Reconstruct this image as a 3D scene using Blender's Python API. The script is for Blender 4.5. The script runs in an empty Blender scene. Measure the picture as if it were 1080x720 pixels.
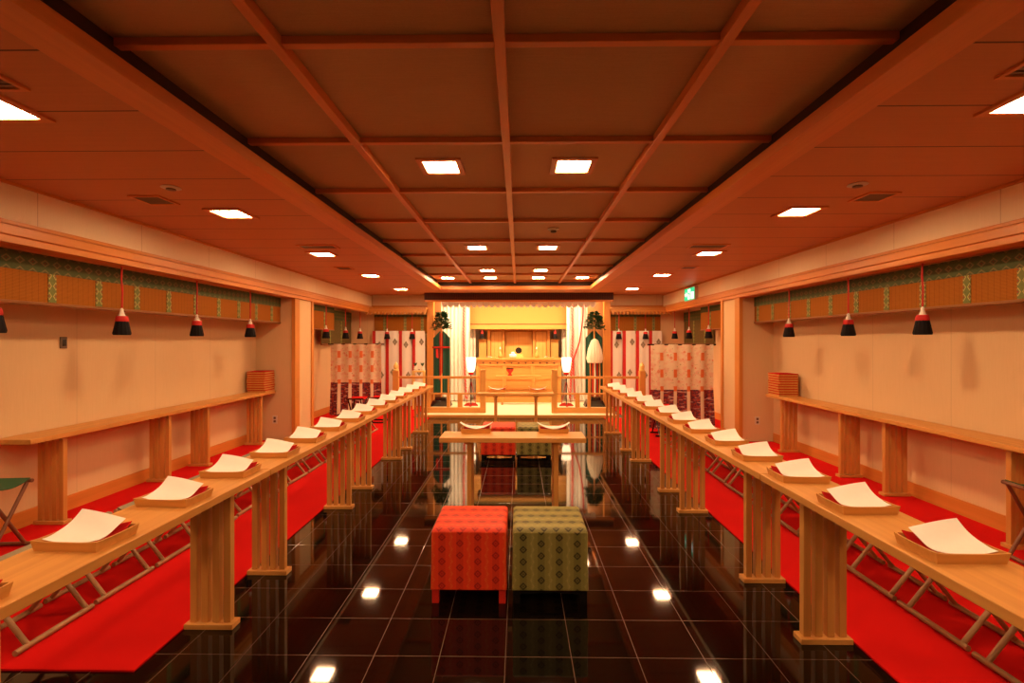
import bpy, bmesh, math, random
from mathutils import Vector, Matrix
random.seed(7)
PI = math.pi
C = bpy.context.scene.collection
sc = bpy.context.scene

# ------------------------------------------------------------------ camera
EYE = 1.43
cam = bpy.data.cameras.new('camera'); cam.sensor_width = 36.0; cam.lens = 515 / 1080 * 36
cam.clip_start = 0.05
co = bpy.data.objects.new('camera', cam); C.objects.link(co)
co.location = (0, 0, EYE); co.rotation_euler = (PI / 2, 0, math.atan(7 / 515))
sc.camera = co
sc.view_settings.view_transform = 'Standard'; sc.view_settings.look = 'None'
sc.view_settings.gamma = 1.0; sc.view_settings.use_curve_mapping = False
EXPOSURE = 0.0
sc.view_settings.exposure = EXPOSURE

# ------------------------------------------------------------------ node helpers
class S:
    """a value socket with arithmetic"""
    def __init__(s, nt, sock): s.nt, s.k = nt, sock
    def m(s, op, b=None, c=None):
        n = s.nt.nodes.new('ShaderNodeMath'); n.operation = op
        s.nt.links.new(s.k, n.inputs[0])
        for i, v in ((1, b), (2, c)):
            if v is None: continue
            if isinstance(v, S): s.nt.links.new(v.k, n.inputs[i])
            else: n.inputs[i].default_value = v
        return S(s.nt, n.outputs[0])
    def __add__(s, b): return s.m('ADD', b)
    def __sub__(s, b): return s.m('SUBTRACT', b)
    def __mul__(s, b): return s.m('MULTIPLY', b)
    def __truediv__(s, b): return s.m('DIVIDE', b)
    def abs(s): return s.m('ABSOLUTE')
    def frac(s): return s.m('FRACT')
    def floor(s): return s.m('FLOOR')
    def sin(s): return s.m('SINE')
    def lt(s, b): return s.m('LESS_THAN', b)
    def gt(s, b): return s.m('GREATER_THAN', b)
    def max(s, b): return s.m('MAXIMUM', b)
    def min(s, b): return s.m('MINIMUM', b)

class Mat:
    def __init__(s, name, rough=0.5, spec=0.5, metal=0.0):
        s.m = bpy.data.materials.new(name); s.m.use_nodes = True
        s.nt = s.m.node_tree; s.b = s.nt.nodes['Principled BSDF']
        s.b.inputs['Roughness'].default_value = rough
        s.b.inputs['Specular IOR Level'].default_value = spec
        s.b.inputs['Metallic'].default_value = metal
        s.tc = s.nt.nodes.new('ShaderNodeTexCoord')
    def xyz(s, which='Object'):
        n = s.nt.nodes.new('ShaderNodeSeparateXYZ'); s.nt.links.new(s.tc.outputs[which], n.inputs[0])
        return [S(s.nt, n.outputs[i]) for i in range(3)]
    def noise(s, scale=(1, 1, 1), detail=3, which='Object', sc_=1.0, rough=.5):
        mp = s.nt.nodes.new('ShaderNodeMapping'); mp.inputs['Scale'].default_value = scale
        s.nt.links.new(s.tc.outputs[which], mp.inputs[0])
        n = s.nt.nodes.new('ShaderNodeTexNoise'); n.inputs['Scale'].default_value = sc_; n.inputs['Detail'].default_value = detail
        n.inputs['Roughness'].default_value = rough
        s.nt.links.new(mp.outputs[0], n.inputs['Vector'])
        return S(s.nt, n.outputs['Fac'])
    def voronoi(s, scale, which='UV', feature='F1'):
        mp = s.nt.nodes.new('ShaderNodeMapping'); mp.inputs['Scale'].default_value = scale
        s.nt.links.new(s.tc.outputs[which], mp.inputs[0])
        n = s.nt.nodes.new('ShaderNodeTexVoronoi'); n.inputs['Scale'].default_value = 1.0; n.feature = feature
        s.nt.links.new(mp.outputs[0], n.inputs['Vector'])
        return S(s.nt, n.outputs['Distance'])
    def mix(s, f, a, b):
        n = s.nt.nodes.new('ShaderNodeMix'); n.data_type = 'RGBA'
        if isinstance(f, S): s.nt.links.new(f.k, n.inputs[0])
        else: n.inputs[0].default_value = f
        for i, v in ((6, a), (7, b)):
            if isinstance(v, tuple): n.inputs[i].default_value = (*v, 1)
            else: s.nt.links.new(v, n.inputs[i])
        return n.outputs[2]
    def color(s, v):
        if isinstance(v, tuple): s.b.inputs['Base Color'].default_value = (*v, 1)
        else: s.nt.links.new(v, s.b.inputs['Base Color'])
        return s
    def bump(s, h, strength=.3, dist=.005):
        n = s.nt.nodes.new('ShaderNodeBump'); n.inputs['Strength'].default_value = strength; n.inputs['Distance'].default_value = dist
        s.nt.links.new(h.k, n.inputs['Height']); s.nt.links.new(n.outputs[0], s.b.inputs['Normal'])
        return s
    def emit(s, col, strength):
        s.b.inputs['Emission Color'].default_value = (*col, 1); s.b.inputs['Emission Strength'].default_value = strength
        return s

def ramp01(x, a, b):
    return ((x - a) / (b - a)).max(0.0).min(1.0)

def wood(name, c1, c2, axis='y', rough=.42, fine=1.0, spec=.4):
    M = Mat(name, rough, spec)
    sc3 = {'x': (1.2, 38, 38), 'y': (38, 1.2, 38), 'z': (38, 38, 1.2)}[axis]
    sc3 = tuple(v * fine for v in sc3)
    n = M.noise(sc3, 4)
    n2 = M.noise(tuple(v * .18 for v in sc3), 2)
    f = ramp01(n * .6 + n2 * .4, .32, .68)
    M.color(M.mix(f, c1, c2)); M.bump(n, .06, .002)
    return M.m

def plain(name, col, rough=.6, spec=.4, metal=0.0, var=.12, sc_=60):
    M = Mat(name, rough, spec, metal)
    n = M.noise((1, 1, 1), 3, sc_=sc_)
    d = tuple(max(0, v * (1 - var)) for v in col)
    M.color(M.mix(n, d, col)); M.bump(n, .05, .001)
    return M.m

HINOKI1, HINOKI2 = (.56, .255, .060), (.70, .345, .092)
hinoki_y = wood('hinoki along y', HINOKI1, HINOKI2, 'y')
hinoki_x = wood('hinoki along x', HINOKI1, HINOKI2, 'x')
hinoki_z = wood('hinoki upright', HINOKI1, HINOKI2, 'z')
trim_y = wood('trim wood y', (.60, .215, .040), (.70, .275, .060), 'y', .4)
trim_x = wood('trim wood x', (.60, .215, .040), (.70, .275, .060), 'x', .4)
trim_z = wood('trim wood z', (.60, .235, .048), (.70, .30, .070), 'z', .4)
beam_y = wood('ceiling beam y', (.62, .19, .045), (.72, .245, .06), 'y', .4)
beam_x = wood('ceiling beam x', (.62, .19, .045), (.72, .245, .06), 'x', .4)
dark_wood = wood('dark stool wood', (.16, .06, .03), (.24, .10, .05), 'z', .45)
pale_pole = plain('pale stool tube', (.46, .28, .14), .4)
lacquer = plain('black lacquer', (.012, .010, .010), .15, .6)
lacquer_red = plain('red lacquer', (.45, .02, .015), .25, .5)
paper = plain('white paper', (.90, .89, .87), .7, .2, var=.03)
white_cloth = plain('white silk', (.84, .81, .76), .7, .25, var=.05)
red_felt = plain('red felt', (.55, .012, .012), .9, .1)
red_cloth = plain('red silk', (.60, .03, .025), .6, .3)
black_thread = plain('black thread', (.010, .008, .010), .8, .2)
green_cloth = plain('deep green silk', (.012, .075, .05), .6, .3)
leaf_green = plain('sakaki leaf', (.02, .07, .025), .35, .5)
hemp = plain('hemp and paper strips', (.80, .74, .60), .8, .2)
gold = plain('gold lacquer', (.85, .58, .18), .3, .6)
ceramic = plain('white ceramic', (.85, .82, .76), .25, .5)
grey_metal = plain('grille metal', (.16, .09, .055), .45, .5)
plastic_white = plain('white plastic', (.75, .68, .58), .4, .4)
crest_grey = plain('grey crest print', (.30, .27, .20), .8, .2)
seat_green = plain('green canvas', (.05, .13, .06), .85, .2)
seat_brown = plain('grey canvas', (.30, .25, .17), .85, .2)

def m_floor():
    M = Mat('black granite tile', .045, .42)
    x, y, z = M.xyz('Object')
    def line(v, off):
        f = ((v - off) / .299 + 100.0).frac()
        return (f - .5).abs().gt(.5 - .006)
    g = line(x, -.06).max(line(y, 2.215))
    n = M.noise((1, 1, 1), 5, sc_=90)
    base = M.mix(ramp01(n, .45, .75), (.0025, .0018, .0016), (.010, .006, .004))
    M.color(M.mix(g, base, (.11, .06, .035)))
    r = g * .4 + .045
    M.nt.links.new(r.k, M.b.inputs['Roughness'])
    M.bump(g * -1.0, .25, .001)
    return M.m
def m_wall(name, axis, pitch, off, ca=(.70, .50, .28), cb=(.78, .57, .335)):
    M = Mat(name, .8, .2)
    v = M.xyz('Object')[0 if axis == 'x' else 1]
    seam = (((v - off) / pitch + 50.0).frac() - .5).abs().gt(.5 - .0022)
    n = M.noise((260, 260, 6), 2)
    M.color(M.mix(seam, M.mix(n, ca, cb), (.56, .40, .24)))
    M.bump(n, .08, .001)
    return M.m
def m_ceiling_panel():
    M = Mat('woven straw ceiling panel', .75, .2)
    n = M.noise((8, 420, 1), 2); n2 = M.noise((120, 420, 1), 1)
    x, y, z = M.xyz('Object')
    cell = ((y - 1.87) / .93).floor() + ((x + .07) / .885).floor() * 3.7
    r = (cell * 12.9898).sin() * 43758.5
    t = (r.frac()).abs() * .7
    f = ramp01(n * .55 + n2 * .45, .3, .7) * .6 + t
    M.color(M.mix(f.min(1.0), (.42, .235, .115), (.58, .345, .175)))
    M.bump(n2, .25, .002)
    return M.m
def m_ceiling_board():
    M = Mat('ceiling board', .5, .35)
    x, y, z = M.xyz('Object')
    seam = ((y / .45 + 100.25).frac() - .5).abs().gt(.5 - .011)
    n = M.noise((1.2, 60, 60), 3)
    M.color(M.mix(seam, M.mix(n, (.50, .19, .07), (.60, .24, .09)), (.10, .03, .01)))
    M.bump(seam * -1.0, .4, .003)
    return M.m
def m_carpet():
    M = Mat('red carpet pile', .95, .1)
    n = M.noise((1, 1, 1), 3, sc_=350); n2 = M.noise((1, 1, 1), 2, sc_=3)
    M.color(M.mix(n * .6 + n2 * .4, (.50, .004, .004), (.72, .009, .008)))
    M.bump(n, .5, .004)
    return M.m
def m_brocade(name, base, base2, dark, pale, p=.052, q=.036):
    """woven brocade: columns of lozenges alternating dark and pale, zigzag ground"""
    M = Mat(name, .55, .3)
    u, v, _ = M.xyz('UV')
    P_, Q_ = .098, .066
    uu = u / P_ + 100.0; par = uu.floor() * .5; u1 = uu.frac() - .5
    v1 = (v / Q_ + par + 100.0).frac() - .5
    d = u1.abs() * P_ + v1.abs() * Q_
    ring = d.lt(.0215) * d.gt(.0120); dot = d.lt(.0060)
    e = (u1.abs() * -1.0 + .5) * P_ + (v1.abs() * -1.0 + .5) * Q_
    fine = (((v / .011) + ((u / .022 + 100.0).frac() - .5).abs() * 2.0 + 100.0).frac()).gt(.5)
    n = M.noise((1, 1, 1), 2, which='UV', sc_=420)
    c = M.mix(fine * .5, base, base2)
    c = M.mix(u1.abs().gt(.42) * .12, c, pale)
    c = M.mix(u1.abs().lt(.19) * .30, c, dark)
    c = M.mix(e.lt(.014) * e.gt(.006) * .4, c, pale)
    c = M.mix(ring.max(dot), c, dark)
    c = M.mix(n * .15, c, dark)
    M.color(c); M.bump(n, .2, .001)
    return M.m
def m_blind(name, c1, c2):
    M = Mat(name, .75, .1)
    u, v, _ = M.xyz('UV')
    s_ = (v / .009 + 100.0).frac()
    thread = (((u / .045 + 100.0).frac()) - .5).abs().gt(.46)
    n = M.noise((3, 200, 1), 3, which='UV')
    c = M.mix(n, c1, c2)
    c = M.mix(thread * .5, c, tuple(a * .5 for a in c1))
    c = M.mix(s_.lt(.25) * .6, c, tuple(a * .4 for a in c1))
    M.color(c); M.bump((s_ - .5).abs() * -1.0, .4, .003)
    return M.m
def m_kicho_upper():
    M = Mat('cream floral silk', .7, .25)
    d = M.voronoi((9, 8, 1)); n = M.noise((1, 1, 1), 4, which='UV', sc_=14); n2 = M.noise((1, 1, 1), 3, which='UV', sc_=30)
    c = M.mix(ramp01(n, .5, .62), (.80, .66, .48), (.78, .50, .36))
    c = M.mix(d.lt(.20) * .7, c, (.72, .20, .10))
    c = M.mix(ramp01(n2, .62, .68) * .8, c, (.36, .33, .14))
    M.color(c); return M.m
def m_kicho_lower():
    M = Mat('maroon cloud silk', .7, .25)
    u, v, _ = M.xyz('UV')
    n = M.noise((5, 16, 1), 3, which='UV', sc_=1.6); n2 = M.noise((1, 1, 1), 3, which='UV', sc_=26)
    d = M.voronoi((7, 14, 1))
    c = M.mix(ramp01(n2, .42, .60), (.10, .025, .05), (.34, .05, .04))
    c = M.mix(ramp01(n, .56, .62) * .75, c, (.62, .42, .36))
    c = M.mix(d.lt(.16) * .7, c, (.48, .12, .05))
    M.color(c); return M.m
def m_ribbon():
    M = Mat('orange and white ribbon', .65, .3)
    u, v, _ = M.xyz('UV')
    f = ((v / .27 + 100.4).frac()).gt(.52) * v.gt(.62)
    n = M.noise((1, 1, 1), 2, which='UV', sc_=40)
    M.color(M.mix(f, (.80, .68, .52), M.mix(n, (.72, .17, .05), (.80, .26, .08))))
    return M.m
def m_strip():
    M = Mat('green brocade strip', .65, .3)
    u, v, _ = M.xyz('UV')
    d = ((v / .075 + 100.0).frac() - .5).abs() + ((u / .05 + 100.0).frac() - .5).abs()
    n = M.noise((1, 1, 1), 2, which='UV', sc_=60)
    c = M.mix(n, (.13, .17, .04), (.20, .24, .07))
    c = M.mix(d.lt(.42) * d.gt(.28), c, (.50, .44, .14))
    c = M.mix(d.lt(.12), c, (.34, .05, .03))
    M.color(c); return M.m
def m_band():
    M = Mat('green brocade band', .65, .3)
    u, v, _ = M.xyz('UV')
    d = ((v / .07 + 100.0).frac() - .5).abs() + ((u / .09 + 100.0).frac() - .5).abs()
    n = M.noise((1, 1, 1), 2, which='UV', sc_=60)
    c = M.mix(n, (.045, .075, .02), (.08, .11, .035))
    c = M.mix(d.lt(.40) * d.gt(.22), c, (.17, .15, .05))
    c = M.mix(d.lt(.10), c, (.15, .035, .015))
    M.color(c); return M.m
def m_header():
    M = Mat('dark brocade', .65, .3)
    u, v, _ = M.xyz('UV')
    d = ((v / .045 + 100.0).frac() - .5).abs() + ((u / .045 + 100.0).frac() - .5).abs()
    c = M.mix(d.lt(.42) * d.gt(.26), (.05, .015, .015), (.16, .07, .04))
    M.color(c); return M.m
def m_twist():
    M = Mat('red and white twisted cord', .6, .3)
    u, v, _ = M.xyz('Object')[0], M.xyz('Object')[2], None
    f = ((v / .07 + u / .05 + 100.0).frac()).gt(.78)
    M.color(M.mix(f, (.52, .02, .02), (.8, .7, .6))); return M.m

floor_m = m_floor(); carpet_m = m_carpet()
wall_y = m_wall('cloth wall along y', 'y', .91, .52); wall_x = m_wall('cloth wall along x', 'x', .91, .3)
panel_m = m_ceiling_panel(); board_m = m_ceiling_board()
red_brocade = m_brocade('red brocade', (.80, .036, .012), (.86, .10, .02), (.36, .012, .010), (.85, .24, .05))
green_brocade = m_brocade('green brocade cloth', (.22, .20, .05), (.38, .34, .11), (.035, .028, .012), (.55, .48, .17))
blind_m = m_blind('bamboo blind', (.34, .120, .016), (.45, .168, .024))
blind_gold = m_blind('golden bamboo blind', (.62, .30, .085), (.72, .38, .12))
blind_dark = m_blind('dark green blind', (.14, .10, .035), (.20, .14, .05))  # darker, greener slats for the far corner blinds
kicho_up, kicho_low, ribbon_m = m_kicho_upper(), m_kicho_lower(), m_ribbon()
strip_m, band_m, header_m, twist_m = m_strip(), m_band(), m_header(), m_twist()
tatami = plain('pale mat', (.80, .72, .52), .7, .2)
LAMP = (1.0, .61, .305)
LAMP_L = 132.0
def m_emit(name, col, s):
    M = Mat(name, .5); M.color((.8, .8, .8)); M.emit(col, s); return M.m
lamp_m = m_emit('lit diffuser', LAMP, LAMP_L)
andon_m = m_emit('lit paper shade', (1.0, .62, .34), 5.0)
exit_green = Mat('lit green sign', .4).color((.0, .35, .16)).emit((.02, .75, .32), 1.0).m
exit_white = Mat('lit white sign', .4).color((.8, .8, .8)).emit((1.0, .97, .90), 1.3).m

# ------------------------------------------------------------------ mesh builder
class MB:
    def __init__(s): s.v, s.f, s.mi = [], [], []
    def add(s, vs, fs, mi=0):
        b = len(s.v); s.v += [tuple(p) for p in vs]; s.f += [tuple(i + b for i in f) for f in fs]; s.mi += [mi] * len(fs); return s
    def box(s, x0, x1, y0, y1, z0, z1, mi=0):
        return s.add([(x, y, z) for x in (x0, x1) for y in (y0, y1) for z in (z0, z1)],
                     [(0, 1, 3, 2), (4, 6, 7, 5), (0, 4, 5, 1), (2, 3, 7, 6), (0, 2, 6, 4), (1, 5, 7, 3)], mi)
    def cbox(s, cx, cy, cz, sx, sy, sz, mi=0):
        return s.box(cx - sx / 2, cx + sx / 2, cy - sy / 2, cy + sy / 2, cz - sz / 2, cz + sz / 2, mi)
    def tube(s, p0, p1, r0, r1=None, n=10, mi=0):
        r1 = r0 if r1 is None else r1
        p0, p1 = Vector(p0), Vector(p1); d = (p1 - p0).normalized()
        a = d.orthogonal().normalized(); b = d.cross(a)
        vs = [p + (a * math.cos(2 * PI * i / n) + b * math.sin(2 * PI * i / n)) * r for p, r in ((p0, r0), (p1, r1)) for i in range(n)]
        fs = [(i, (i + 1) % n, n + (i + 1) % n, n + i) for i in range(n)] + [tuple(range(n))[::-1], tuple(range(n, 2 * n))]
        return s.add(vs, fs, mi)
    def path(s, pts, r, n=8, mi=0):
        P = [Vector(p) for p in pts]; vs = []; fs = []
        for k, p in enumerate(P):
            d = (P[min(k + 1, len(P) - 1)] - P[max(k - 1, 0)]).normalized()
            a = d.cross(Vector((.31, .87, .22))).normalized(); b = d.cross(a)
            vs += [p + (a * math.cos(2 * PI * i / n) + b * math.sin(2 * PI * i / n)) * r for i in range(n)]
        for k in range(len(P) - 1):
            fs += [(k * n + i, k * n + (i + 1) % n, (k + 1) * n + (i + 1) % n, (k + 1) * n + i) for i in range(n)]
        e = (len(P) - 1) * n
        fs += [tuple(range(n))[::-1], tuple(range(e, e + n))]
        return s.add(vs, fs, mi)
    def lathe(s, prof, c=(0, 0, 0), n=16, ridge=0.0, mi=0):
        vs, fs = [], []
        for r, z in prof:
            for i in range(n):
                k = r * (1 + (ridge if i % 2 else 0)); a = 2 * PI * i / n
                vs.append((c[0] + k * math.cos(a), c[1] + k * math.sin(a), c[2] + z))
        for j in range(len(prof) - 1):
            fs += [(j * n + i, j * n + (i + 1) % n, (j + 1) * n + (i + 1) % n, (j + 1) * n + i) for i in range(n)]
        e = (len(prof) - 1) * n
        fs += [tuple(range(n))[::-1], tuple(range(e, e + n))]
        return s.add(vs, fs, mi)
    def prism(s, pts, axis, a, b, mi=0):
        """polygon pts in the plane across AXIS, pulled from a to b"""
        def P(p, t):
            return {'x': (t, p[0], p[1]), 'y': (p[0], t, p[1]), 'z': (p[0], p[1], t)}[axis]
        n = len(pts)
        return s.add([P(p, t) for t in (a, b) for p in pts],
                     [tuple(range(n))[::-1], tuple(range(n, 2 * n))] + [(i, (i + 1) % n, n + (i + 1) % n, n + i) for i in range(n)], mi)
    def sheet(s, fn, nu, nv, off, mi=0):
        """closed double sheet: fn(u,v) -> point, off = thickness vector"""
        off = Vector(off); W = nv + 1
        A = [Vector(fn(i / nu, j / nv)) for i in range(nu + 1) for j in range(nv + 1)]
        B = [p + off for p in A]; N = len(A); fs = []
        for i in range(nu):
            for j in range(nv):
                q = (i * W + j, (i + 1) * W + j, (i + 1) * W + j + 1, i * W + j + 1)
                fs.append(q); fs.append(tuple(k + N for k in q[::-1]))
        rim = [i * W for i in range(nu + 1)] + [nu * W + j for j in range(1, nv + 1)] + [i * W + nv for i in range(nu - 1, -1, -1)] + [j for j in range(nv - 1, 0, -1)]
        for k in range(len(rim)):
            a, b = rim[k], rim[(k + 1) % len(rim)]
            fs.append((a, b, b + N, a + N))
        return s.add(A + B, fs, mi)
    def build(s, name, mat, parent=None, bevel=0.0, smooth=True):
        me = bpy.data.meshes.new(name); me.from_pydata(s.v, [], s.f)
        mats = mat if isinstance(mat, (list, tuple)) else [mat]
        for m in mats: me.materials.append(m)
        for p, k in zip(me.polygons, s.mi): p.material_index = k
        bm = bmesh.new(); bm.from_mesh(me); bmesh.ops.recalc_face_normals(bm, faces=bm.faces); bm.to_mesh(me); bm.free()
        uv = me.uv_layers.new(name='UVMap')
        for p in me.polygons:
            n = p.normal; ax = max(range(3), key=lambda i: abs(n[i]))
            for li in p.loop_indices:
                c = me.vertices[me.loops[li].vertex_index].co
                uv.data[li].uv = ((c.y, c.z), (c.x, c.z), (c.x, c.y))[ax]
        if smooth:
            me.polygons.foreach_set('use_smooth', [True] * len(me.polygons)); me.set_sharp_from_angle(angle=math.radians(38))
        o = bpy.data.objects.new(name, me); C.objects.link(o)
        if parent is not None: o.parent = parent
        if bevel:
            b = o.modifiers.new('edge', 'BEVEL'); b.width = bevel; b.segments = 2; b.limit_method = 'ANGLE'
        return o

def tag(o, label, cat, group=None, kind=None):
    o['label'] = label; o['category'] = cat
    if group: o['group'] = group
    if kind: o['kind'] = kind
    return o
def thing(name, label, cat, loc=(0, 0, 0), rz=0.0, group=None):
    o = bpy.data.objects.new(name, None); C.objects.link(o); o.empty_display_size = .05
    o.location = loc; o.rotation_euler = (0, 0, rz)
    return tag(o, label, cat, group)
def struct(name, mb, mat, bevel=0.0):
    o = mb.build(name, mat, None, bevel, smooth=False); o['kind'] = 'structure'; return o
def dup(root, loc, rz, label, group=None):
    r = root.copy(); C.objects.link(r); r.location = loc; r.rotation_euler = (0, 0, rz); r['label'] = label
    if group: r['group'] = group
    for ch in list(root.children):
        c = ch.copy(); C.objects.link(c); c.parent = r
        for g in ch.children:
            d = g.copy(); C.objects.link(d); d.parent = c
    return r
ORD = 'first second third fourth fifth sixth seventh eighth ninth tenth eleventh twelfth thirteenth fourteenth fifteenth sixteenth seventeenth eighteenth'.split()

# ------------------------------------------------------------------ the setting
XL, XR = -3.25, 3.17          # plane of the frieze and pillars
AL, AR = -3.81, 3.64          # back of the wall recesses
HS, HC = 2.45, 2.60           # side ceiling, coffered middle
YB, YF = 10.75, -3.4          # far wall, wall behind the viewer
TL, TR = -1.51, 1.385          # edges of the coffered middle
P0, P1 = 7.03, 7.64           # wall pillars

struct('floor', MB().box(AL - .1, AR + .1, YF - .1, 12.8, -.12, 0), floor_m)
struct('ceiling', MB().box(TL - .4, TR + .4, YF, 9.75, HC, HC + .06), panel_m)
b = MB()
b.box(XL - .1, TL, YF, YB, HS, HS + .035).box(TR, XR + .1, YF, YB, HS, HS + .035).box(TL, TR, 9.42, 12.7, HS, HS + .035)
b.box(XL, TL, YB, 12.7, HS, HS + .035).box(TR, XR, YB, 12.7, HS, HS + .035)
b.box(TL - .45, TL - .40, YF, 9.8, HS + .035, HC + .06).box(TR + .40, TR + .45, YF, 9.8, HS + .035, HC + .06).box(TL - .4, TR + .4, 9.75, 9.8, HS + .035, HC + .06)
struct('ceiling', b, board_m)
tn = [0]
def trim(mb, mat, bevel=0.003):
    tn[0] += 1
    return struct('trim_%d' % tn[0], mb, mat, bevel)
for x in (-.93, -.072, .785):
    trim(MB().box(x - .022, x + .022, YF, 9.434, HC - .045, HC), beam_y)
for k in range(-3, 9):
    y = 1.875 + .93 * k
    trim(MB().box(TL - .049, TR + .049, y - .019, y + .019, HC - .032, HC), beam_x)
shade_m = wood('cove shade board', (.035, .016, .008), (.06, .026, .012), 'y', .6)  # near-black colour stands in for the shade inside the cove edge
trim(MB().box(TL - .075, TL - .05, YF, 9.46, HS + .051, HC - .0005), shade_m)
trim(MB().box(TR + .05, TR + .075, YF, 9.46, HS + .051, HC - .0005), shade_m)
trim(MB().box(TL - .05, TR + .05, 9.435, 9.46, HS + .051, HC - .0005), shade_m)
trim(MB().box(TL - .15, TL + .012, YF, 9.42, HS - .014, HS + .05), beam_y)
trim(MB().box(TR - .012, TR + .15, YF, 9.42, HS - .014, HS + .05), beam_y)
trim(MB().box(TL - .15, TR + .15, 9.408, 9.57, HS - .014, HS + .05), beam_x)

frieze_y = m_wall('pale lit frieze cloth y', 'y', .91, .52, (.86, .70, .48), (.92, .77, .55)); frieze_x = m_wall('pale lit frieze cloth x', 'x', .91, .3, (.86, .70, .48), (.92, .77, .55))  # pale cloth panel, colour lifted further to carry downlight brightness the lamps miss
def side_wall(name, s, X, A):
    """frieze over a recess with a pillar; s = which way the room lies seen from the wall (-1: wall on the right)"""
    def bx(mb, xa, xb, *r): return mb.box(min(xa, xb), max(xa, xb), *r)
    b = MB()
    bx(b, X, A - s * .1, YF, YB + .05, 2.12, HS)             # frieze and lowered recess top
    bx(b, A, A - s * .1, YF, YB + .05, 0, 2.12)              # back of the recess
    bx(b, X, A, P0, P1, 0, 2.12)                             # pillar block
    struct(name, b, wall_y)
    b = MB()                                                 # moulded lintel
    prof = [(X - s * .0, 2.055), (X + s * .035, 2.055), (X + s * .035, 2.10), (X + s * .05, 2.105), (X + s * .05, 2.165), (X + s * .03, 2.175), (X + s * .03, 2.20), (X, 2.20)]
    b.prism(prof, 'y', YF, YB)
    bx(b, X, X - s * .1, YF, YB, 2.055, 2.119)
    trim(b, trim_y)
    for ya, yb in ((P0 - .02, P0 + .13), (P1 - .05, P1 + .02)):
        c = MB(); bx(c, X + s * .022, X - s * .03, ya, yb, 0, 2.055); trim(c, trim_z)
    side = name.split('_')[1]
    b = MB(); bx(b, A + s * .015, A, YF, P0 - .021, 0, .13); bx(b, A + s * .015, A, P1 + .021, YB, 0, .13)
    bx(b, X + s * .012, X, P0 + .131, P1 - .051, 0, .10)
    struct('baseboard_' + side, b, trim_y)
    b = MB(); bx(b, X + s * .006, X, YF, YB - .01, 2.2005, HS - .021); trim(b, frieze_y, 0)
    # slim ceiling bead
    b = MB(); bx(b, X + s * .02, X, YF, YB, HS - .02, HS); trim(b, trim_y)
side_wall('wall_left', 1, XL, AL)
side_wall('wall_right', -1, XR, AR)
SX0, SX1 = -1.88, 1.88
b = MB().box(AL, SX0, YB, YB + .1, 0, HS).box(SX1, AR, YB, YB + .1, 0, HS)
b.box(SX0 - .08, SX0, YB + .1, 12.7, 0, HS).box(SX1, SX1 + .08, YB + .1, 12.7, 0, HS).box(SX0 - .08, SX1 + .08, 12.6, 12.7, 0, HS)
struct('wall_back', b, wall_x)
struct('wall_front', MB().box(AL, AR, YF - .1, YF, 0, 2.7), wall_x)
cheek_m = wood('brown cheek board', (.26, .11, .04), (.34, .15, .06), 'z')
# posts and wood cheeks of the sanctuary opening
trim(MB().box(-1.99, -1.85, 10.58, 10.749, 0, HS), trim_z)
trim(MB().box(1.85, 1.99, 10.58, 10.749, 0, HS), trim_z)
trim(MB().box(-1.879, -1.72, 10.80, 10.84, 0, HS), cheek_m)
trim(MB().box(1.52, 1.879, 10.80, 10.84, 0, HS), cheek_m)
# raised pale floor of the sanctuary
PF = .05
struct('floor', MB().box(-1.84, 1.84, 9.16, 12.6, .0, PF), tatami)
trim(MB().box(-1.84, 1.84, 9.13, 9.16, .0, PF + .004), hinoki_x)

# ------------------------------------------------------------------ carpets
o = MB().box(AL + .02, -1.665, 2.09, P0 - .03, 0.0005, .009).box(XL + .03, -1.665, P0 - .03, P1 + .03, .0005, .009).box(AL + .02, -1.665, P1 + .03, 9.12, .0005, .009).box(AL + .02, -2.0, 9.12, YB - .01, .0005, .009).build('carpet', carpet_m)
tag(o, 'bright red carpet strip along the left wall under the folding stools', 'carpet', 'red carpet strips')
o = MB().box(1.59, AR - .02, 1.80, P0 - .03, 0.0005, .009).box(1.59, XR - .03, P0 - .03, P1 + .03, .0005, .009).box(1.59, AR - .02, P1 + .03, 9.12, .0005, .009).box(2.0, AR - .02, 9.12, YB - .01, .0005, .009).build('carpet', carpet_m)
tag(o, 'bright red carpet strip along the right wall under the folding stools', 'carpet', 'red carpet strips')
CZ = .009

# ------------------------------------------------------------------ slatted-leg tables
def make_table(L, W, H, inset, label, cat, loc, rz, group, insets=None):
    """long axis local y, starts at y=0"""
    t = thing('long_table', label, cat, loc, rz, group)
    MB().box(-W / 2, W / 2, 0, L, H - .036, H).build('tabletop', hinoki_y, t, .003)
    for y in (insets or (inset, L - inset)):
        b = MB(); n, w, g = 4, .035, .021
        x = -(n * w + (n - 1) * g) / 2
        for k in range(n):
            b.box(x, x + w, y - .018, y + .018, .028, H - .055); x += w + g
        b.box(-.105, .105, y - .032, y + .032, H - .056, H - .037)
        lg = b.build('leg', hinoki_z, t, .002)
        MB().box(-.122, .122, y - .036, y + .036, 0, .027).build('foot_plate', hinoki_x, lg, .003)
    return t
TH = .715
XTL, XTR = -1.54, 1.455
G = 'long tables flanking the aisle'
make_table(1.64, .30, TH, .28, 'pale wood long table at the near left, cut by the photo edge', 'table', (XTL, 1.075, 0), 0, G, (.245, 1.36))
names = ['second from the near end', 'third from the near end', 'farthest from the near end']
for k in range(3):
    make_table(1.735, .30, TH, .28, 'pale wood slat-legged long table in the left row, ' + names[k], 'table', (XTL, 2.72 + k * 1.74, 0), 0, G)
make_table(1.735, .30, TH, .30, 'pale wood long table at the near right, its slatted leg by the photo edge', 'table', (XTR, .92, 0), 0, G)
for k in range(3):
    make_table(1.735, .30, TH, .28, 'pale wood slat-legged long table in the right row, ' + names[k], 'table', (XTR, 2.66 + k * 1.74, 0), 0, G)
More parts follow.
